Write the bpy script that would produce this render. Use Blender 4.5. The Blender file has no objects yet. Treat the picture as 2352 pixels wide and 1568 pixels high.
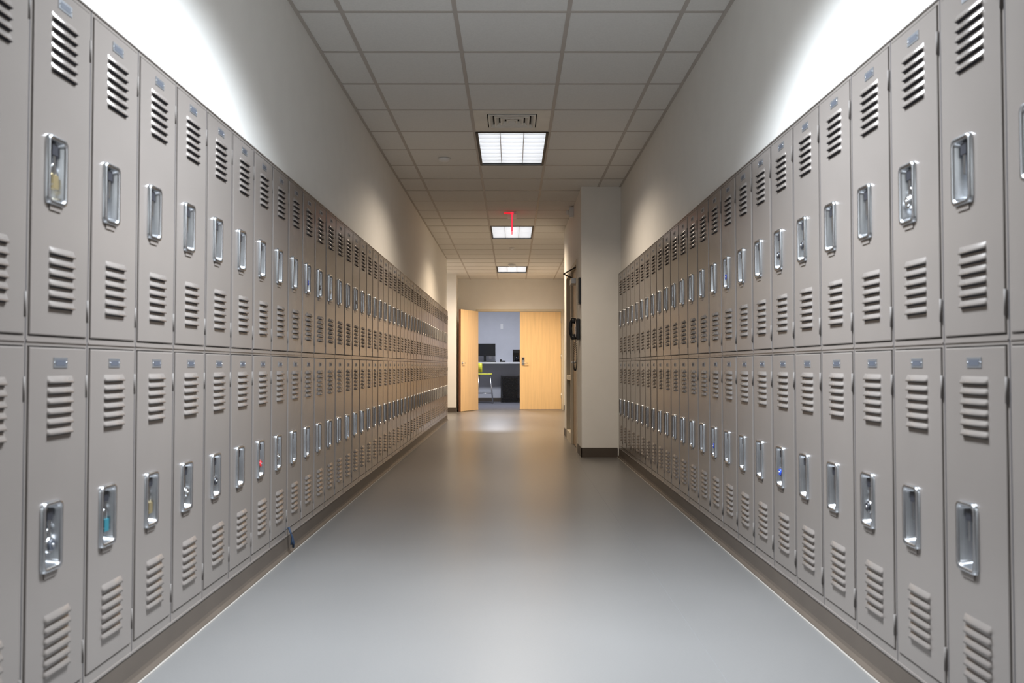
import bpy, math, random
from mathutils import Vector, Matrix
random.seed(4)
S=bpy.context.scene
COL=S.collection
S.view_settings.view_transform='Standard'
# ------------------------------------------------------------ materials
def mat(name,color,rough=0.5,metal=0.0,var=0.06,scale=6.0,bump=0.0,bscale=200.0,emit=None,estr=0.0,rand=0.0,spec=0.5,stretch=None,coat=0.0):
    m=bpy.data.materials.new(name); m.use_nodes=True
    nt=m.node_tree; N=nt.nodes; L=nt.links
    b=N['Principled BSDF']
    tc=N.new('ShaderNodeTexCoord'); mp=N.new('ShaderNodeMapping')
    L.new(tc.outputs['Object'],mp.inputs['Vector'])
    if stretch: mp.inputs['Scale'].default_value=stretch
    no=N.new('ShaderNodeTexNoise'); no.inputs['Scale'].default_value=scale; no.inputs['Detail'].default_value=4
    L.new(mp.outputs['Vector'],no.inputs['Vector'])
    cr=N.new('ShaderNodeValToRGB')
    cr.color_ramp.elements[0].position=0.3; cr.color_ramp.elements[1].position=0.7
    cr.color_ramp.elements[0].color=tuple(c*(1-var) for c in color)+(1,)
    cr.color_ramp.elements[1].color=tuple(min(1,c*(1+var)) for c in color)+(1,)
    L.new(no.outputs['Fac'],cr.inputs['Fac'])
    out=cr.outputs['Color']
    if rand>0:
        oi=N.new('ShaderNodeObjectInfo'); mr=N.new('ShaderNodeMapRange')
        mr.inputs['To Min'].default_value=1-rand; mr.inputs['To Max'].default_value=1+rand
        L.new(oi.outputs['Random'],mr.inputs['Value'])
        hs=N.new('ShaderNodeHueSaturation'); L.new(mr.outputs['Result'],hs.inputs['Value'])
        L.new(out,hs.inputs['Color']); out=hs.outputs['Color']
    L.new(out,b.inputs['Base Color'])
    b.inputs['Roughness'].default_value=rough; b.inputs['Metallic'].default_value=metal
    b.inputs['Specular IOR Level'].default_value=spec
    b.inputs['Coat Weight'].default_value=coat
    if bump>0:
        n2=N.new('ShaderNodeTexNoise'); n2.inputs['Scale'].default_value=bscale; n2.inputs['Detail'].default_value=3
        L.new(mp.outputs['Vector'],n2.inputs['Vector'])
        bp=N.new('ShaderNodeBump'); bp.inputs['Strength'].default_value=bump; bp.inputs['Distance'].default_value=0.002
        L.new(n2.outputs['Fac'],bp.inputs['Height']); L.new(bp.outputs['Normal'],b.inputs['Normal'])
    if emit:
        b.inputs['Emission Color'].default_value=tuple(emit)+(1,); b.inputs['Emission Strength'].default_value=estr
    return m
M={}
M['wall']=mat('wall_paint',(0.82,0.80,0.76),0.6,var=0.015,bump=0.15,bscale=350)
M['room']=mat('room_wall_paint',(0.58,0.59,0.64),0.6,var=0.02)
M['tile']=mat('ceiling_tile',(0.80,0.785,0.75),0.9,var=0.03,scale=90,bump=0.5,bscale=260)
M['tbar']=mat('ceiling_tbar',(0.50,0.46,0.42),0.5,var=0.02)
M['plenum']=mat('plenum_dark',(0.05,0.05,0.05),0.9)
M['locker']=mat('locker_paint',(0.232,0.203,0.184),0.24,metal=0.3,var=0.03,scale=3,bump=0.02,bscale=300,rand=0.04,spec=0.8)
M['hinge']=mat('hinge_paint',(0.13,0.115,0.105),0.6,spec=0.2)
M['slot']=mat('louver_slot_dark',(0.015,0.015,0.022),0.8)
M['inside']=mat('locker_inside_dark',(0.04,0.037,0.035),0.8)
M['chrome']=mat('stainless_cup',(0.55,0.56,0.58),0.26,metal=1.0,var=0.05,scale=30)
M['latch']=mat('latch_black',(0.02,0.02,0.025),0.4)
M['plate']=mat('number_plate_aluminium',(0.35,0.36,0.38),0.35,metal=0.8)
M['plated']=mat('number_plate_dark',(0.06,0.065,0.08),0.5)
M['base']=mat('rubber_base',(0.075,0.058,0.045),0.5,var=0.08,scale=5)
M['caulk']=mat('floor_caulk',(0.26,0.235,0.21),0.6)
M['seam']=mat('floor_seam',(0.13,0.13,0.13),0.5)
M['maple']=mat('maple_veneer',(0.86,0.61,0.32),0.35,var=0.06,scale=5,stretch=(6,6,0.35))
M['edgewood']=mat('door_edge_wood',(0.22,0.09,0.05),0.5)
M['tanwood']=mat('tan_door',(0.42,0.29,0.16),0.4,var=0.06,stretch=(6,6,0.4))
M['frame']=mat('door_frame_paint',(0.62,0.55,0.43),0.45,var=0.02)
M['black']=mat('black_plastic',(0.012,0.012,0.014),0.3)
M['bronze']=mat('dark_trim',(0.02,0.018,0.015),0.5)
M['steel']=mat('satin_steel',(0.6,0.6,0.6),0.3,metal=1.0)
M['white']=mat('white_enamel',(0.8,0.8,0.8),0.35,var=0.01)
M['blade']=mat('louver_white',(0.85,0.86,0.88),0.4,var=0.01)
M['grey']=mat('vent_white',(0.82,0.79,0.72),0.5)
M['ventdark']=mat('vent_dark',(0.12,0.11,0.09),0.7)
M['carpet']=mat('carpet',(0.12,0.12,0.14),0.95,var=0.6,scale=60,bump=0.6,bscale=300)
M['counter']=mat('counter_laminate',(0.7,0.7,0.72),0.4)
M['yellow']=mat('yellow_plastic',(0.75,0.72,0.06),0.4)
M['screen']=mat('monitor_screen',(0.006,0.006,0.008),0.15)
M['red']=mat('red_plastic',(0.6,0.02,0.03),0.3)
M['blue']=mat('blue_plastic',(0.02,0.07,0.5),0.3)
M['teal']=mat('teal_plastic',(0.02,0.12,0.15),0.3)
M['brass']=mat('brass',(0.45,0.36,0.20),0.35,metal=0.8)
M['strap']=mat('strap_cloth',(0.015,0.03,0.06),0.8)
M['glass']=mat('sidelight_glass',(0.16,0.13,0.09),0.06,spec=0.8)
M['exitred']=mat('exit_red_edge',(0.7,0.02,0.03),0.3,emit=(1,0.03,0.07),estr=1.2)
M['exitlet']=mat('exit_letters',(0.7,0.02,0.03),0.3,emit=(1,0.03,0.05),estr=0.7)
M['acrylic']=mat('exit_acrylic',(0.75,0.6,0.6),0.1)
M['led']=mat('green_led',(0,0.6,0.3),0.4,emit=(0,1,0.5),estr=2)
def emis(name,c,s):
    return mat(name,(0.9,0.9,0.9),0.5,emit=c,estr=s)
# floor material
def floor_mat():
    m=bpy.data.materials.new('floor_resilient'); m.use_nodes=True
    nt=m.node_tree;N=nt.nodes;L=nt.links;b=N['Principled BSDF']
    tc=N.new('ShaderNodeTexCoord')
    n1=N.new('ShaderNodeTexNoise'); n1.inputs['Scale'].default_value=0.9; n1.inputs['Detail'].default_value=2
    n2=N.new('ShaderNodeTexNoise'); n2.inputs['Scale'].default_value=160; n2.inputs['Detail'].default_value=2
    for n in (n1,n2): L.new(tc.outputs['Object'],n.inputs['Vector'])
    mx=N.new('ShaderNodeMix'); mx.data_type='FLOAT'; mx.inputs[0].default_value=0.45
    L.new(n1.outputs['Fac'],mx.inputs[2]); L.new(n2.outputs['Fac'],mx.inputs[3])
    cr=N.new('ShaderNodeValToRGB'); e=cr.color_ramp.elements
    e[0].position=0.35;e[0].color=(0.116,0.111,0.107,1);e[1].position=0.65;e[1].color=(0.134,0.129,0.125,1)
    L.new(mx.outputs[0],cr.inputs['Fac']); L.new(cr.outputs['Color'],b.inputs['Base Color'])
    rr=N.new('ShaderNodeMapRange'); rr.inputs['To Min'].default_value=0.30; rr.inputs['To Max'].default_value=0.33
    L.new(n1.outputs['Fac'],rr.inputs['Value']); L.new(rr.outputs['Result'],b.inputs['Roughness'])
    bp=N.new('ShaderNodeBump'); bp.inputs['Strength'].default_value=0.03; bp.inputs['Distance'].default_value=0.002
    L.new(n2.outputs['Fac'],bp.inputs['Height']); L.new(bp.outputs['Normal'],b.inputs['Normal'])
    b.inputs['Specular IOR Level'].default_value=0.6
    return m
M['floor']=floor_mat()
# ------------------------------------------------------------ mesh builder
class MB:
    def __init__(s): s.v=[];s.f=[];s.m=[];s.mats=[];s.sm=[]
    def mi(s,k):
        if k not in s.mats: s.mats.append(k)
        return s.mats.index(k)
    def face(s,pts,k,smooth=False):
        i=len(s.v); s.v+= [tuple(p) for p in pts]; s.f.append(tuple(range(i,i+len(pts)))); s.m.append(s.mi(k)); s.sm.append(smooth)
    def box(s,x0,x1,y0,y1,z0,z1,k,skip=''):
        P=[(x0,y0,z0),(x1,y0,z0),(x1,y1,z0),(x0,y1,z0),(x0,y0,z1),(x1,y0,z1),(x1,y1,z1),(x0,y1,z1)]
        F={'d':(0,3,2,1),'u':(4,5,6,7),'f':(0,1,5,4),'r':(1,2,6,5),'b':(2,3,7,6),'l':(3,0,4,7)}
        i=len(s.v); s.v+=P
        for n,q in F.items():
            if n in skip: continue
            s.f.append(tuple(i+a for a in q)); s.m.append(s.mi(k)); s.sm.append(False)
    def loft(s,loops,k,cap0=False,cap1=False,smooth=True):
        i=len(s.v); n=len(loops[0])
        for l in loops: s.v+=[tuple(p) for p in l]
        for a in range(len(loops)-1):
            for j in range(n):
                s.f.append((i+a*n+j,i+a*n+(j+1)%n,i+(a+1)*n+(j+1)%n,i+(a+1)*n+j)); s.m.append(s.mi(k)); s.sm.append(smooth)
        if cap0: s.f.append(tuple(i+j for j in reversed(range(n)))); s.m.append(s.mi(k)); s.sm.append(False)
        if cap1:
            o=i+(len(loops)-1)*n; s.f.append(tuple(o+j for j in range(n))); s.m.append(s.mi(k)); s.sm.append(False)
    def tube(s,path,r,k,n=8):
        loops=[]; pts=[Vector(p) for p in path]
        for a,p in enumerate(pts):
            t=(pts[min(a+1,len(pts)-1)]-pts[max(a-1,0)]).normalized()
            up=Vector((0,0,1)) if abs(t.z)<0.95 else Vector((0,1,0))
            u=t.cross(up).normalized(); w=t.cross(u).normalized()
            loops.append([p+u*r*math.cos(2*math.pi*j/n)+w*r*math.sin(2*math.pi*j/n) for j in range(n)])
        s.loft(loops,k,True,True)
    def cyl(s,c,axis,r0,r1,h,k,n=20):
        c=Vector(c);a=Vector(axis).normalized()
        u=a.orthogonal().normalized(); w=a.cross(u)
        l=[]
        for (d,r) in ((0,r0),(h,r1)):
            l.append([c+a*d+u*r*math.cos(2*math.pi*j/n)+w*r*math.sin(2*math.pi*j/n) for j in range(n)])
        s.loft(l,k,True,True)
    def mesh(s,name):
        me=bpy.data.meshes.new(name); me.from_pydata(s.v,[],s.f)
        for k in s.mats: me.materials.append(M[k])
        for p,mi,sm in zip(me.polygons,s.m,s.sm): p.material_index=mi; p.use_smooth=sm
        import bmesh
        bm=bmesh.new(); bm.from_mesh(me); bmesh.ops.remove_doubles(bm,verts=bm.verts,dist=0.00001)
        bmesh.ops.recalc_face_normals(bm,faces=bm.faces) ; bm.to_mesh(me); bm.free()
        me.update(); return me
    def obj(s,name,parent=None,loc=(0,0,0),rot=0,bevel=0):
        o=bpy.data.objects.new(name,s.mesh(name)); COL.objects.link(o)
        o.location=loc; o.rotation_euler=(0,0,rot)
        if parent: o.parent=parent
        if bevel:
            b=o.modifiers.new('bevel','BEVEL'); b.width=bevel; b.segments=2; b.limit_method='ANGLE'
        return o
def empty(name,loc=(0,0,0)):
    e=bpy.data.objects.new(name,None); e.empty_display_size=0.1; e.location=loc; COL.objects.link(e); return e
def simple(name,*boxes,**kw):
    b=MB()
    for q in boxes: b.box(*q)
    return b.obj(name,**kw)
# ------------------------------------------------------------ layout constants
CH=0.96; CEIL=2.86
XL=-1.145; XR=1.125
WL=-1.165; WR=1.155
Y0=-2.787; YL_END=15.818; YR_END=9.40
FAR=19.5; W=0.305; BX=0.735; BEND=12.45
TOP=1.93
XS=-1.155
# ------------------------------------------------------------ floor
simple('floor',(-3.2,1.7,Y0-0.2,FAR+0.05,-0.1,0,'floor'))
simple('trim_floor_seam',(0.655,0.6562,0.5,9.3,0.0,0.0003,'seam'))
simple('floor_carpet',(-3.2,1.7,FAR+0.051,24.2,-0.1,0.0,'carpet'))
# ------------------------------------------------------------ walls
simple('wall_left',(WL-0.34,WL,Y0,YL_END+0.02,TOP+0.004,CEIL,'wall'))
simple('wall_left_end',(WL-0.34,XL,YL_END+0.001,YL_END+0.02,0,TOP+0.003,'wall'))
simple('wall_left_lower',(WL-0.34,WL-0.33,Y0,YL_END,0,TOP+0.003,'wall'))
simple('wall_right',(WR,WR+0.36,Y0,YR_END-0.001,TOP+0.004,CEIL,'wall'))
simple('wall_right_lower',(WR+0.34,WR+0.36,Y0,YR_END-0.001,0,TOP+0.003,'wall'))
simple('wall_back',(-1.6,1.6,Y0-0.15,Y0-0.002,0,CEIL,'wall'))
D0,D1,D2=9.98,11.0,11.88
b=MB()
b.box(BX,1.515,YR_END,D0,0,CEIL,'wall')
b.box(BX,1.515,D0,D2,2.16,CEIL,'wall')
b.box(BX,1.515,D2,BEND,0,CEIL,'wall')
b.box(BX+0.2,1.515,D0,D2,0,2.16,'wall')
b.obj('wall_pilaster')
simple('wall_right_far',(WR,WR+0.15,BEND,FAR,0,CEIL,'wall'))
simple('wall_left_stub',(-3.0,XS,18.42,18.54,0,CEIL,'wall'))
simple('wall_left_far',(XS-0.15,XS-0.03,18.54,FAR,0,CEIL,'wall'))
simple('wall_left_alcove',(-3.12,-3.0,YL_END+0.02,18.54,0,CEIL,'wall'),(-3.12,WL-0.34,YL_END-0.1,YL_END+0.02,0,CEIL,'wall'))
DX0,DX1,DH=-0.744,1.08,2.15
simple('wall_end',(XS-0.03,DX0-0.05,FAR,FAR+0.15,0,CEIL,'wall'),(DX1+0.05,WR,FAR,FAR+0.15,0,CEIL,'wall'),(DX0-0.05,DX1+0.05,FAR,FAR+0.15,DH+0.05,CEIL,'wall'))
simple('trim_end_door_frame',(DX0-0.05,DX0,FAR-0.015,FAR+0.16,0,DH,'frame'),(DX1,DX1+0.05,FAR-0.015,FAR+0.16,0,DH,'frame'),(DX0-0.05,DX1+0.05,FAR-0.015,FAR+0.16,DH,DH+0.05,'frame'))
simple('wall_room',(-3.2,1.7,24.0,24.15,0,CEIL,'room'),(-3.2,-3.08,FAR+0.15,24,0,CEIL,'room'),(1.58,1.7,FAR+0.15,24,0,CEIL,'room'),
       (-3.08,DX0-0.06,FAR+0.151,FAR+0.2,0,CEIL,'room'),(DX1+0.06,1.58,FAR+0.151,FAR+0.2,0,CEIL,'room'))
simple('baseboard_room',(-3.08,1.58,23.985,23.999,0,0.1,'base'))
# ------------------------------------------------------------ baseboards
def cove(name,x,sx,y0,y1,thick=0.05):
    prof=[(x-sx*thick,0),(x+sx*0.014,0),(x+sx*0.012,0.006),(x+sx*0.003,0.018),(x,0.03),(x,0.093),(x-sx*thick,0.093)]
    b=MB(); b.loft([[(p[0],y0,p[1]) for p in prof],[(p[0],y1,p[1]) for p in prof]],'base',True,True,smooth=False)
    return b.obj(name)
cove('baseboard_left',XL,1,Y0,YL_END)
cove('baseboard_right',XR,-1,Y0,YR_END-0.002)
simple('trim_caulk_left',(XL+0.0145,XL+0.021,Y0,YL_END,0,0.004,'caulk'))
simple('trim_caulk_right',(XR-0.021,XR-0.0145,Y0,YR_END-0.011,0,0.004,'caulk'))
simple('baseboard_pilaster',(BX-0.008,XR-0.016,YR_END-0.01,YR_END-0.0005,0,0.1,'base'),(BX-0.009,BX-0.0005,YR_END-0.01,D0-0.06,0,0.1,'base'),(BX-0.009,BX-0.0005,D2+0.06,BEND,0,0.1,'base'))
simple('baseboard_stub',(-3.0,XS+0.002,18.41,18.4195,0,0.1,'base'))
simple('baseboard_end',(DX1+0.051,WR-0.001,FAR-0.01,FAR-0.001,0,0.1,'base'),(XS-0.02,DX0-0.051,FAR-0.01,FAR-0.001,0,0.1,'base'),(WR-0.01,WR-0.001,BEND,FAR-0.01,0,0.1,'base'))
# ------------------------------------------------------------ ceiling
xs=[-3.2,-2.745,-2.135,-1.525,-0.915,-0.305,0.305,0.915,1.525,1.7]
rows=list(range(-17,28)); yr=lambda r:7.17+0.61*r
TRO=[-16,-8,0,8,16]
b=MB()
for r in rows:
    y0=yr(r);y1=min(yr(r+1),24.1)
    if y0>=24.1: continue
    for i in range(len(xs)-1):
        center=(xs[i]==-0.305)
        if center and any(r in (t,t+1) for t in TRO): continue
        if center and r==-1: continue
        g=0.008
        b.box(xs[i]+g,xs[i+1]-g,y0+g,y1-g,CEIL,CEIL+0.02,'tile')
b.box(-3.2,1.7,Y0-0.3,24.1,CEIL+0.16,CEIL+0.2,'plenum')
b.obj('ceiling')
b=MB()
tb=0.012
for x in xs[1:-1]:
    b.box(x-tb,x+tb,yr(-17),24.1,CEIL-0.0025,CEIL+0.018,'tbar')
for r in rows:
    y=yr(r)
    if y>24: continue
    for i in range(len(xs)-1):
        if xs[i]==-0.305 and any(r==t+1 for t in TRO): continue
        b.box(xs[i]+tb,xs[i+1]-tb,y-tb,y+tb,CEIL-0.0025,CEIL+0.018,'tbar')
b.obj('trim_ceiling_grid')
simple('trim_wall_angle_left',(WL,WL+0.02,Y0,YL_END,CEIL-0.004,CEIL-0.001,'tbar'))
simple('trim_wall_angle_right',(WR-0.02,WR,Y0,YR_END,CEIL-0.004,CEIL-0.001,'tbar'))
# ------------------------------------------------------------ troffers
def troffer(y0,y1,col,watt,es,spread=150):
    k='em%0.2f'%y0; M[k]=emis('lamp_diffuser',(0.95,0.97,1.0),es)
    e=empty('ceiling_light_troffer',(0,(y0+y1)/2,CEIL))
    hx=0.293; hy=(y1-y0)/2-0.012
    b=MB()
    z1=0.11
    b.box(-hx-0.006,-hx,-hy,hy,-0.004,z1,'white'); b.box(hx,hx+0.006,-hy,hy,-0.004,z1,'white')
    b.box(-hx,hx,-hy-0.006,-hy,-0.004,z1,'white'); b.box(-hx,hx,hy,hy+0.006,-0.004,z1,'white')
    b.box(-hx,hx,-hy,hy,z1,z1+0.006,'white')
    t=0.022
    for (a,c,d,f) in ((-hx-0.006,-hx+t*0.7,-hy,hy),(hx-t*0.7,hx+0.006,-hy,hy),(-hx,hx,-hy-0.006,-hy+t),(-hx,hx,hy-t*0.5,hy+0.006)):
        b.box(a,c,d,f,-0.006,0.01,'bronze')
    b.obj('housing',parent=e)
    b=MB(); b.face([(-hx+.002,-hy+.002,z1-0.004),(hx-.002,-hy+.002,z1-0.004),(hx-.002,hy-.002,z1-0.004),(-hx+.002,hy-.002,z1-0.004)],k)
    b.obj('lamp_panel',parent=e)
    b=MB()
    for i in (1,2):
        x=-hx+2*hx*i/3; b.box(x-0.003,x+0.003,-hy,hy,0.012,0.055,'blade')
    n=9
    for i in range(1,n):
        y=-hy+2*hy*i/n; b.box(-hx,hx,y-0.002,y+0.002,0.012,0.050,'blade')
    b.obj('louver_grid',parent=e)
    l=bpy.data.lights.new('troffer_lamp','AREA'); l.shape='RECTANGLE'; l.size=0.52; l.size_y=2*hy-0.08
    l.energy=watt; l.color=col; l.spread=math.radians(spread)
    lo=bpy.data.objects.new('troffer_lamp',l); COL.objects.link(lo); lo.parent=e; lo.location=(0,0,0.004)
cool=(0.82,0.91,1.0); warm=(1.0,0.79,0.56)
for t,c,wt,es,sp in ((-16,cool,45,3,140),(-8,cool,205,4,127),(0,(1.0,0.84,0.66),34,2.0,140),(8,warm,46,2.0,140),(16,warm,84,2.0,145)):
    troffer(yr(t),yr(t+2),c,wt,es,sp)
# ------------------------------------------------------------ diffuser
e=empty('ceiling_air_vent',(0,yr(-1)+0.305,CEIL))
b=MB(); a=0.293; h=0.185
for (x0,x1,y0,y1) in ((-a,a,-a,-h),(-a,a,h,a),(-a,-h,-h,h),(h,a,-h,h)): b.box(x0,x1,y0,y1,0.0,0.006,'grey')
b.obj('vent_panel',parent=e)
b=MB(); b.box(-h,h,-h,h,0.05,0.055,'ventdark')
for (x0,x1,y0,y1) in ((-h,h,-h-0.004,-h),(-h,h,h,h+0.004),(-h-0.004,-h,-h,h),(h,h+0.004,-h,h)): b.box(x0,x1,y0,y1,0,0.05,'ventdark')
for i in range(4):
    r0=h-0.004-i*0.046; r1=max(r0-0.034,0.004)
    z0=-0.008
    def sq(r,z): return [(-r,-r,z),(r,-r,z),(r,r,z),(-r,r,z)]
    b.loft([sq(r0,0.0),sq(r0,z0),sq(r0-0.012,z0),sq(r1,0.014)],'grey',smooth=False)
b.obj('vent_louvers',parent=e)
# ------------------------------------------------------------ LOCKER UNIT
def rrect(cx,cz,hw,hh,r,n,seg=4):
    L=[]
    for (sx,sz,a0) in ((1,1,0),(-1,1,90),(-1,-1,180),(1,-1,270)):
        for i in range(seg+1):
            a=math.radians(a0+90*i/seg)
            L.append((cx+sx*(hw-r)+r*math.cos(a),-n,cz+sz*(hh-r)+r*math.sin(a)))
    return L
HX=0.118
def louver(b,cx,z,w=0.132,h=0.0185,p=0.008):
    rows=[]
    for t in (0,0.35,0.7,1.0):
        n=p*math.sin(t*math.pi/2); zz=z-h*t; ins=0.010*(1-0.2*t)
        rows.append(((cx-w/2,zz),(cx-w/2+ins,zz),(cx+w/2-ins,zz),(cx+w/2,zz),n))
    N0=0.0041
    for a in range(3):
        r0,r1=rows[a],rows[a+1]
        b.face([(r0[1][0],-N0-r0[4],r0[1][1]),(r0[2][0],-N0-r0[4],r0[2][1]),(r1[2][0],-N0-r1[4],r1[2][1]),(r1[1][0],-N0-r1[4],r1[1][1])],'locker',True)
        b.face([(r0[0][0]+0.004,-N0,r0[0][1]),(r0[1][0],-N0-r0[4],r0[1][1]),(r1[1][0],-N0-r1[4],r1[1][1]),(r1[0][0]+0.004,-N0,r1[0][1])],'locker',True)
        b.face([(r0[2][0],-N0-r0[4],r0[2][1]),(r0[3][0]-0.004,-N0,r0[3][1]),(r1[3][0]-0.004,-N0,r1[3][1]),(r1[2][0],-N0-r1[4],r1[2][1])],'locker',True)
    r=rows[-1]; zz=z-h
    b.face([(r[0][0]+0.004,-N0,zz),(r[1][0],-N0-p,zz),(r[2][0],-N0-p,zz),(r[3][0]-0.004,-N0,zz)],'slot')
    b.face([(r[0][0]+0.010,-N0-0.0003,zz),(r[3][0]-0.010,-N0-0.0003,zz),(r[3][0]-0.010,-N0-0.0003,zz-0.0030),(r[0][0]+0.010,-N0-0.0003,zz-0.0030)],'slot')
def door(b,z0,z1):
    x0,x1=0.013,W-0.013
    T=0.004
    def rl(ins,n): return [(x0+ins,-n,z0+ins),(x1-ins,-n,z0+ins),(x1-ins,-n,z1-ins),(x0+ins,-n,z1-ins)]
    b.loft([rl(0,-0.012),rl(0,T-0.0025),rl(0.001,T-0.0007),rl(0.003,T)],'locker',smooth=False)
    hz=z1-0.465; hw,hh=0.033,0.073
    a,c=HX-hw,HX+hw; d,f=hz-hh,hz+hh; xa,xb,za,zb=x0+.003,x1-.003,z0+.003,z1-.003
    for (p,q,s,t) in ((xa,a,za,zb),(c,xb,za,zb),(a,c,za,d),(a,c,f,zb)):
        b.face([(p,-T,s),(q,-T,s),(q,-T,t),(p,-T,t)],'locker')
    R=rrect
    L=[R(HX,hz,0.048,0.087,0.017,T),R(HX,hz,0.0475,0.0865,0.017,T+0.005),R(HX,hz,0.0445,0.0835,0.015,T+0.010),R(HX,hz,0.038,0.077,0.013,T+0.010),
       R(HX,hz,0.034,0.073,0.011,T+0.003),R(HX,hz,0.031,0.069,0.010,-0.024),R(HX,hz,0.024,0.060,0.009,-0.032)]
    b.loft(L,'chrome',False,True)
    b.box(HX-0.014,HX+0.014,-0.004,0.020,hz+0.040,hz+0.068,'latch')
    b.box(HX-0.006,HX+0.006,-0.002,0.030,hz-0.010,hz+0.045,'chrome')
    b.box(HX-0.028,HX+0.028,-T-0.003,-T,hz-0.100,hz-0.088,'locker')
    cx=W/2+0.004
    for i in range(6): louver(b,cx,z1-0.070-i*0.0255)
    for i in range(6): louver(b,cx,z1-0.655-i*0.0265)
    b.box(cx-0.034,cx+0.034,-T-0.0015,-T,z1-0.050,z1-0.024,'plate')
    b.box(cx-0.024,cx+0.024,-T-0.002,-T-0.0015,z1-0.045,z1-0.030,'plated')
    for dx in (-0.029,0.029): b.cyl((cx+dx,-T-0.001,z1-0.037),(0,-1,0),0.003,0.002,0.0018,'chrome',8)
    for zz in (z0+0.07,z1-0.10):
        b.cyl((x1+0.003,-0.003,zz-0.03),(0,0,1),0.0038,0.0038,0.06,'hinge',8)
u=MB()
zb=0.095
u.box(0,0.0095,0,0.03,zb,TOP,'locker'); u.box(W-0.0095,W,0,0.03,zb,TOP,'locker')
for (a,c) in ((zb,0.128),(1.0085,1.0315),(TOP-0.016,TOP)): u.box(0.0095,W-0.0095,0.0,0.03,a,c,'locker')
u.box(0,W,0.03,0.32,TOP-0.003,TOP,'locker'); u.box(0,W,0.03,0.32,zb,zb+0.003,'inside')
u.box(0,W,0.04,0.32,1.015,1.02,'inside'); u.box(0,W,0.318,0.32,zb,TOP,'inside')
u.box(0,0.0015,0.03,0.32,zb,TOP,'inside'); u.box(W-0.0015,W,0.03,0.32,zb,TOP,'inside')
u.box(0.0,W,-0.003,0.0,TOP-0.005,TOP,'locker'); u.box(0.004,W-0.004,-0.0025,0.0,1.018,1.022,'locker')
u.box(0.0,W,-0.003,0.0,zb,zb+0.006,'locker')
u.box(-0.0012,0.0012,-0.0006,0.0,zb,TOP,'slot')
door(u,1.035,TOP-0.0195); door(u,0.1315,1.005)
ume=u.mesh('locker_unit')
HZU=TOP-0.0195-0.465; HZL=1.005-0.465
def padlock(parent,x,z,kind,style=0):
    b=MB(); r=0.019
    if style==0:
        b.cyl((0,0.008,0),(0,-1,0),r,r,0.014,'steel',20)
        b.cyl((0,-0.006,0),(0,-1,0),r*0.8,r*0.68,0.005,kind,20)
        b.cyl((0,-0.011,0),(0,-1,0),0.005,0.004,0.003,'steel',10)
    else:
        b.box(-0.013,0.013,-0.006,0.008,-0.022,0.012,kind)
        b.box(-0.0135,0.0135,-0.0055,0.0075,-0.014,-0.011,'steel')
    b.tube([(-0.010,0.001,0.010)]+[(0.010*math.cos(math.radians(a))*-1,0.001,0.030+0.010*math.sin(math.radians(a))) for a in range(0,181,30)]+[(0.010,0.001,0.010)],0.0028,'steel',8)
    return b.obj('padlock',parent=parent,loc=(x,0,z))
def bank(name,loc,rot,ks,locks):
    e=empty(name,loc); e.rotation_euler=(0,0,rot)
    for i in ks:
        o=bpy.data.objects.new('locker_%d'%(i+30),ume); COL.objects.link(o); o.parent=e; o.location=(i*W,0,0)
    for (k,row,kind,st) in locks:
        padlock(e,k*W+HX,(HZU if row=='u' else HZL)-0.022,kind,st)
    return e
L_ORG=2.093
lb=bank('school_locker_bank',(XL,L_ORG,0),math.pi/2,range(-16,45),
 [(0,'u','brass',1),(9,'u','blue',0),(10,'u','latch',0),(11,'u','steel',0),(14,'u','latch',0),(0,'l','plated',0),(1,'l','teal',1),(2,'l','brass',1),(3,'l','steel',0),(4,'l','latch',0),(6,'l','red',0),(7,'l','steel',0)])
rb=bank('school_locker_bank',(XR,2.316,0),-math.pi/2,range(-23,16),
 [(-1,'u','steel',0),(-4,'u','latch',0),(-5,'u','latch',0),(-8,'u','blue',0),(-13,'u','latch',0),(-2,'l','latch',0),(-5,'l','blue',0),(-9,'l','blue',0)])
simple('trim_locker_filler',(XR,XR+0.3,2.316+23*W+0.001,YR_END-0.001,0.095,TOP,'locker'))
b=MB()
b.tube([(0,0.004,0.14),(0.008,0.0,0.12),(0.018,0.004,0.09),(0.024,0.010,0.06),(0.020,0.02,0.035)],0.006,'strap',8)
b.tube([(0.002,-0.006,0.14),(0.014,-0.010,0.115),(0.022,-0.016,0.085),(0.020,-0.020,0.055)],0.005,'strap',8)
b.obj('dangling_strap',loc=(XL+0.008,2.093+8*W+0.02,0.0))
# ------------------------------------------------------------ end double doors
d=MB(); d.box(0.003,0.909,-0.022,0.022,0.008,DH-0.004,'maple'); 
e=empty('door_2',(DX1-0.912,FAR+0.03,0)); d.obj('leaf',parent=e,bevel=0.002)
def lever(b,x,side,sgn=1):
    b.box(x-0.03,x+0.03,-0.022-0.02,-0.022,0.98,1.15,'steel')
    b.box(x-0.018,x+0.018,-0.022-0.023,-0.022-0.02,1.09,1.13,'black')
    b.cyl((x,-0.04,1.02),(0,-1,0),0.014,0.012,0.04,'steel',14)
    b.tube([(x,-0.078,1.02),(x+sgn*0.05,-0.08,1.02),(x+sgn*0.11,-0.076,1.018)],0.009,'steel',10)
b=MB(); lever(b,0.075,0); b.obj('lever_lock',parent=e)
b=MB()
for z in (0.25,1.1,1.9): b.cyl((0.911,-0.03,z),(0,0,1),0.009,0.009,0.12,'steel',10)
b.obj('hinges',parent=e)
ang=math.atan2(-0.845,-0.335)
e=empty('door_1',(DX0-0.012,FAR-0.05,0)); e.rotation_euler=(0,0,ang)
d=MB(); d.box(0.0,0.906,-0.022,0.022,0.008,DH-0.004,'maple'); d.box(0.9061,0.9085,-0.022,0.022,0.008,DH-0.004,'edgewood'); d.obj('leaf',parent=e)
b=MB()
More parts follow.
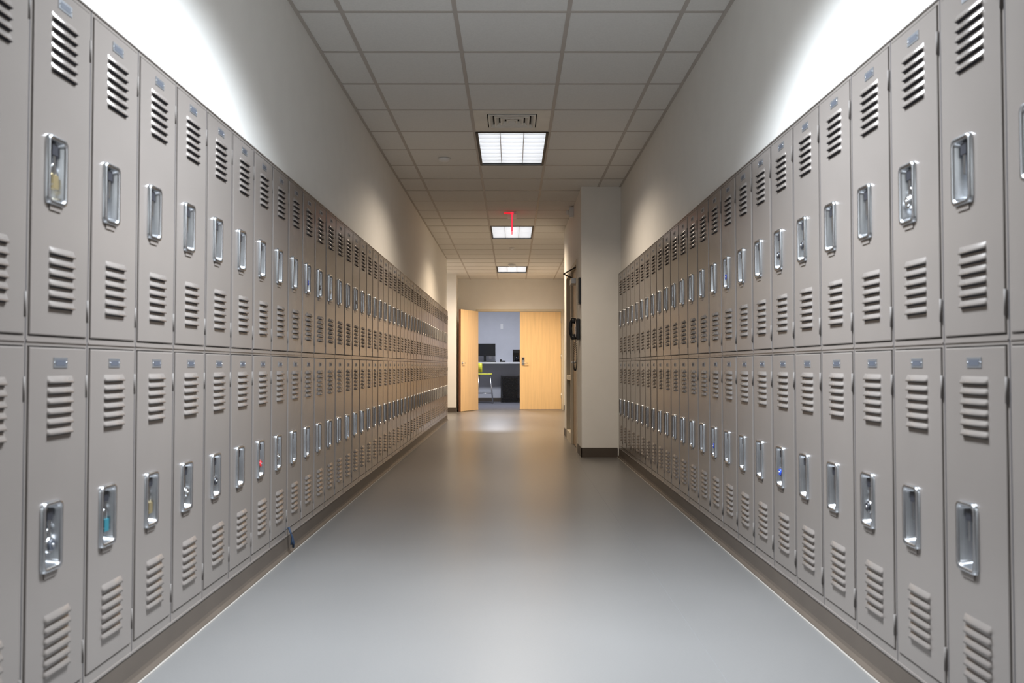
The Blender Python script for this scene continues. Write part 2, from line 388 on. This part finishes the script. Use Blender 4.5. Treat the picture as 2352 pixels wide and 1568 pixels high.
for s in (-1,1):
    b.cyl((0.84,s*0.022,1.02),(0,s,0),0.03,0.028,0.008,'steel',16)
    b.cyl((0.84,s*0.03,1.02),(0,s,0),0.011,0.011,0.03,'steel',12)
    b.tube([(0.84,s*0.058,1.02),(0.74,s*0.058,1.018)],0.008,'steel',10)
b.obj('lever',parent=e)
b=MB()
for z in (0.25,1.1,1.9): b.cyl((-0.004,0.0,z),(0,0,1),0.009,0.009,0.12,'steel',10)
b.obj('hinges',parent=e)
# ------------------------------------------------------------ side door in the pilaster block
f=0.05
simple('trim_side_door_frame',
  (BX-0.012,BX+0.11,D0,D0+f,0,2.16,'frame'),(BX-0.012,BX+0.11,D1-f/2,D1+f/2,0,2.11,'frame'),(BX-0.012,BX+0.11,D2-f,D2,0,2.16,'frame'),
  (BX-0.012,BX+0.11,D0+f,D2-f,2.11,2.16,'frame'),(BX-0.008,BX+0.10,D1+f/2,D2-f,0.78,0.84,'frame'),(BX-0.008,BX+0.10,D1+f/2,D2-f,0,0.12,'frame'))
simple('window_1',(BX+0.04,BX+0.05,D1+f/2,D2-f,0.84,2.11,'glass'),(BX+0.04,BX+0.05,D1+f/2,D2-f,0.12,0.78,'glass'))
e=empty('door_3',(BX,D0+f,0))
simple('leaf',(0.02,0.065,0.003,D1-D0-1.5*f-0.003,0.008,2.107,'tanwood'),parent=e)
b=MB()
b.box(-0.045,0.02,0.30,0.58,1.92,1.98,'steel')
b.tube([(-0.03,0.40,1.99),(-0.14,0.22,2.02)],0.008,'bronze',8)
b.tube([(-0.14,0.22,2.02),(-0.01,0.05,2.08)],0.008,'bronze',8)
b.obj('door_closer',parent=e)
b=MB()
b.box(0.0,0.02,0.03,0.10,0.95,1.15,'steel'); b.cyl((0.0,0.065,1.0),(-1,0,0),0.012,0.012,0.05,'steel',10)
b.tube([(-0.05,0.065,1.0),(-0.05,0.17,1.0)],0.009,'steel',8); b.box(-0.003,0.0,0.05,0.065,1.11,1.125,'led')
b.obj('lever_lock',parent=e)
# wall phone
e=empty('wall_telephone',(BX,9.66,1.36))
b=MB(); b.box(-0.045,-0.0005,-0.10,0.08,-0.12,0.11,'black'); b.obj('body',parent=e,bevel=0.012)
b=MB()
b.tube([(-0.085,-0.05,-0.10),(-0.10,-0.05,-0.06),(-0.105,-0.05,0),(-0.10,-0.05,0.06),(-0.085,-0.05,0.10)],0.018,'black',12)
b.cyl((-0.05,-0.05,0.085),(-1,0,0.2),0.032,0.028,0.05,'black',16); b.cyl((-0.05,-0.05,-0.085),(-1,0,-0.2),0.032,0.028,0.05,'black',16)
b.obj('handset',parent=e)
b=MB(); 
for i in range(3):
    for j in range(4): b.box(-0.049,-0.045,0.0+i*0.022,0.015+i*0.022,-0.07+j*0.025,-0.053+j*0.025,'plate')
b.obj('keypad',parent=e)
b=MB(); path=[]
for i in range(241):
    t=i/240; a=math.pi*t
    cy=-0.05+0.10*t; cz=-0.12-0.32*math.sin(a)-0.02*t
    ph=t*2*math.pi*48
    path.append((-0.05+0.04*math.sin(a)*(1-2*t)+0.007*math.cos(ph),cy+0.007*math.sin(ph),cz))
b.tube(path,0.0028,'black',6); b.obj('coiled_cord',parent=e)
simple('wall_notice_box',(BX-0.03,BX-0.0005,9.45,9.60,1.62,1.90,'black'),bevel=0.004)
b=MB(); b.box(-0.05,-0.0005,-0.05,0.05,-0.06,0.06,'white'); b.cyl((-0.05,0,0),(-1,0,0),0.035,0.025,0.035,'white',16); b.obj('alarm_strobe',loc=(BX,10.6,2.79))
# ------------------------------------------------------------ exit sign
e=empty('exit_sign',(0,11.0,CEIL))
b=MB(); b.box(-0.055,0.055,-0.10,0.24,-0.04,-0.003,'white'); b.box(-0.10,0.02,-0.104,-0.10,-0.036,-0.014,'exitlet'); b.obj('canopy',parent=e)
b=MB(); b.box(-0.004,0.004,-0.08,0.22,-0.235,-0.04,'acrylic'); b.box(-0.009,0.009,-0.108,-0.08,-0.245,-0.012,'exitred'); b.box(-0.006,0.006,0.22,0.226,-0.24,-0.04,'exitred'); b.box(-0.005,0.005,-0.08,0.22,-0.24,-0.235,'exitred')
b.obj('acrylic_panel',parent=e)
for sgn,rz in ((-1,-90),(1,90)):
    c=bpy.data.curves.new('exit_text','FONT'); c.body='EXIT'; c.size=0.15; c.align_x='CENTER'; c.align_y='CENTER'; c.extrude=0.0005; c.offset=0.003
    c.materials.append(M['exitlet'])
    o=bpy.data.objects.new('exit_lettering',c); COL.objects.link(o); o.parent=e; o.location=(sgn*0.0055,0.07,-0.14); o.rotation_euler=(math.radians(90),0,math.radians(rz))
# ------------------------------------------------------------ detectors
def det(name,x,y,r,h):
    b=MB(); n=24
    L=[[(rr*math.cos(2*math.pi*j/n),rr*math.sin(2*math.pi*j/n),z) for j in range(n)] for rr,z in ((r,0),(r,-h*.4),(r*.8,-h*.75),(r*.45,-h),(0.001,-h))]
    b.loft(L,'white'); b.obj(name,loc=(x,y,CEIL-0.003))
det('smoke_detector',-0.62,8.1,0.055,0.03)
det('sprinkler_head',0,14.25,0.04,0.03)
det('smoke_detector',0,16.6,0.075,0.05)
# ------------------------------------------------------------ beyond-room furniture
e=empty('standing_counter',(0,0,0))
simple('worktop',(-3.0,1.5,23.35,23.98,1.02,1.06,'counter'),parent=e)
simple('legs',(-1.55,-1.5,23.4,23.95,0,1.02,'counter'),(0.6,0.65,23.4,23.95,0,1.02,'counter'),(-2.9,-2.85,23.4,23.95,0,1.02,'counter'),parent=e)
e=empty('computer_monitor',(-0.72,23.62,1.06))
b=MB(); b.box(-0.28,0.28,-0.02,0.02,0.16,0.49,'black'); b.box(-0.27,0.27,-0.022,-0.02,0.17,0.48,'screen'); b.box(-0.03,0.03,0.02,0.05,0.0,0.25,'black'); b.box(-0.11,0.11,-0.07,0.11,0.0,0.012,'black')
b.obj('display',parent=e)
simple('computer_keyboard',(-0.78,-0.42,23.40,23.52,1.0602,1.08,'black'))
e=empty('coffee_maker',(0.12,23.6,1.06))
b=MB(); b.box(-0.1,0.1,-0.12,0.14,0,0.03,'black'); b.box(-0.1,0.1,0.04,0.14,0.03,0.3,'black'); b.box(-0.1,0.1,-0.12,0.14,0.24,0.33,'black'); b.cyl((0,-0.04,0.035),(0,0,1),0.065,0.055,0.13,'screen',18); b.tube([(0.06,-0.06,0.14),(0.11,-0.08,0.12),(0.10,-0.08,0.06),(0.06,-0.06,0.06)],0.008,'black'); b.obj('machine',parent=e)
simple('desk_phone',(-0.32,-0.17,23.45,23.62,1.0602,1.10,'black'),(-0.32,-0.27,23.45,23.62,1.10,1.13,'black'))
b=MB(); cx0,cx1,cy0,cy1,h=-0.28,0.18,23.42,23.92,0.70
for x in (cx0,cx1):
    for y in (cy0,cy1): b.box(x-0.015,x+0.015,y-0.015,y+0.015,0,h,'black')
for z in (0.03,h-0.03): b.box(cx0,cx1,cy0,cy1,z-0.015,z+0.015,'black')
for i in range(1,12): 
    x=cx0+(cx1-cx0)*i/12; b.box(x-0.004,x+0.004,cy0-0.004,cy0+0.004,0.04,h-0.04,'black')
for i in range(1,16):
    z=0.04+(h-0.08)*i/16; b.box(cx0,cx1,cy0-0.004,cy0+0.004,z-0.004,z+0.004,'black')
b.box(cx0+0.03,cx1-0.03,cy0+0.06,cy1-0.03,0.045,h-0.06,'screen')
b.obj('wire_storage_cage')
simple('light_switch',(-0.31,-0.24,23.985,23.999,1.95,2.09,'white'))
simple('wall_outlet',(-0.62,-0.55,23.985,23.999,1.15,1.27,'white'))
# bar stool
e=empty('bar_stool',(-0.70,22.9,0))
b=MB()
b.box(-0.19,0.19,-0.19,0.19,0.735,0.765,'yellow'); b.obj('seat',parent=e,bevel=0.012)
b=MB(); n=9
la=[]
for i in range(n):
    a=math.radians(110+140*i/(n-1)); x=0.20*math.cos(a); y=0.20*math.sin(a); la.append((x,y))
loops=[]
for (x,y) in la: loops.append([(x,y,0.80),(x*1.08,y*1.08,0.80),(x*1.15,y*1.15,1.04),(x*1.06,y*1.06,1.04)])
b.loft(loops,'yellow',True,True)
b.box(-0.21,-0.18,-0.03,0.03,0.74,0.86,'yellow'); b.obj('backrest',parent=e)
b=MB()
for sx in (-1,1):
    for sy in (-1,1): b.tube([(sx*0.14,sy*0.14,0.74),(sx*0.21,sy*0.21,0.0)],0.012,'steel',10)
p=[(sx*0.185,sy*0.185,0.26) for sx,sy in ((-1,-1),(1,-1),(1,1),(-1,1),(-1,-1))]
for a in range(4): b.tube([p[a],p[a+1]],0.009,'steel',8)
b.obj('legs',parent=e)
e=empty('unseen_ceiling_lamp',(-0.4,21.6,CEIL-0.003))
M['emr']=emis('room_lamp_diffuser',(0.8,0.88,1.0),3)
b=MB(); b.cyl((0,0,0),(0,0,-1),0.17,0.17,0.03,'white',28); b.cyl((0,0,-0.03),(0,0,-1),0.155,0.14,0.03,'emr',28); b.obj('fixture',parent=e)
l=bpy.data.lights.new('room_lamp','AREA'); l.shape='DISK'; l.size=0.28; l.energy=85; l.color=(0.86,0.90,1.0)
o=bpy.data.objects.new('room_lamp',l); COL.objects.link(o); o.parent=e; o.location=(0,0,-0.065)
e=empty('unseen_ceiling_lamp',(-2.1,17.2,CEIL-0.003))  # added out-of-view lamp and fixture, brightens the alcove and stub wall
b=MB(); b.cyl((0,0,0),(0,0,-1),0.17,0.17,0.03,'white',28); b.cyl((0,0,-0.03),(0,0,-1),0.155,0.14,0.03,'emr',28); b.obj('fixture',parent=e)
l=bpy.data.lights.new('alcove_fill_light','AREA'); l.shape='DISK'; l.size=0.28; l.energy=25; l.color=(1.0,0.88,0.78)
o=bpy.data.objects.new('alcove_fill_light',l); COL.objects.link(o); o.parent=e; o.location=(0,0,-0.065)
# ------------------------------------------------------------ world + camera
w=bpy.data.worlds.new('world'); S.world=w; w.use_nodes=True
w.node_tree.nodes['Background'].inputs[0].default_value=(0.5,0.5,0.55,1); w.node_tree.nodes['Background'].inputs[1].default_value=0.1
cam=bpy.data.cameras.new('camera'); cam.sensor_width=36; cam.lens=2045/2352*36; cam.clip_start=0.05
co=bpy.data.objects.new('camera',cam); COL.objects.link(co); co.location=(0,0,CH); co.rotation_euler=(math.radians(90+1.569),0,0)
cam.dof.use_dof=True; cam.dof.focus_distance=8.5; cam.dof.aperture_fstop=4.5
S.camera=co
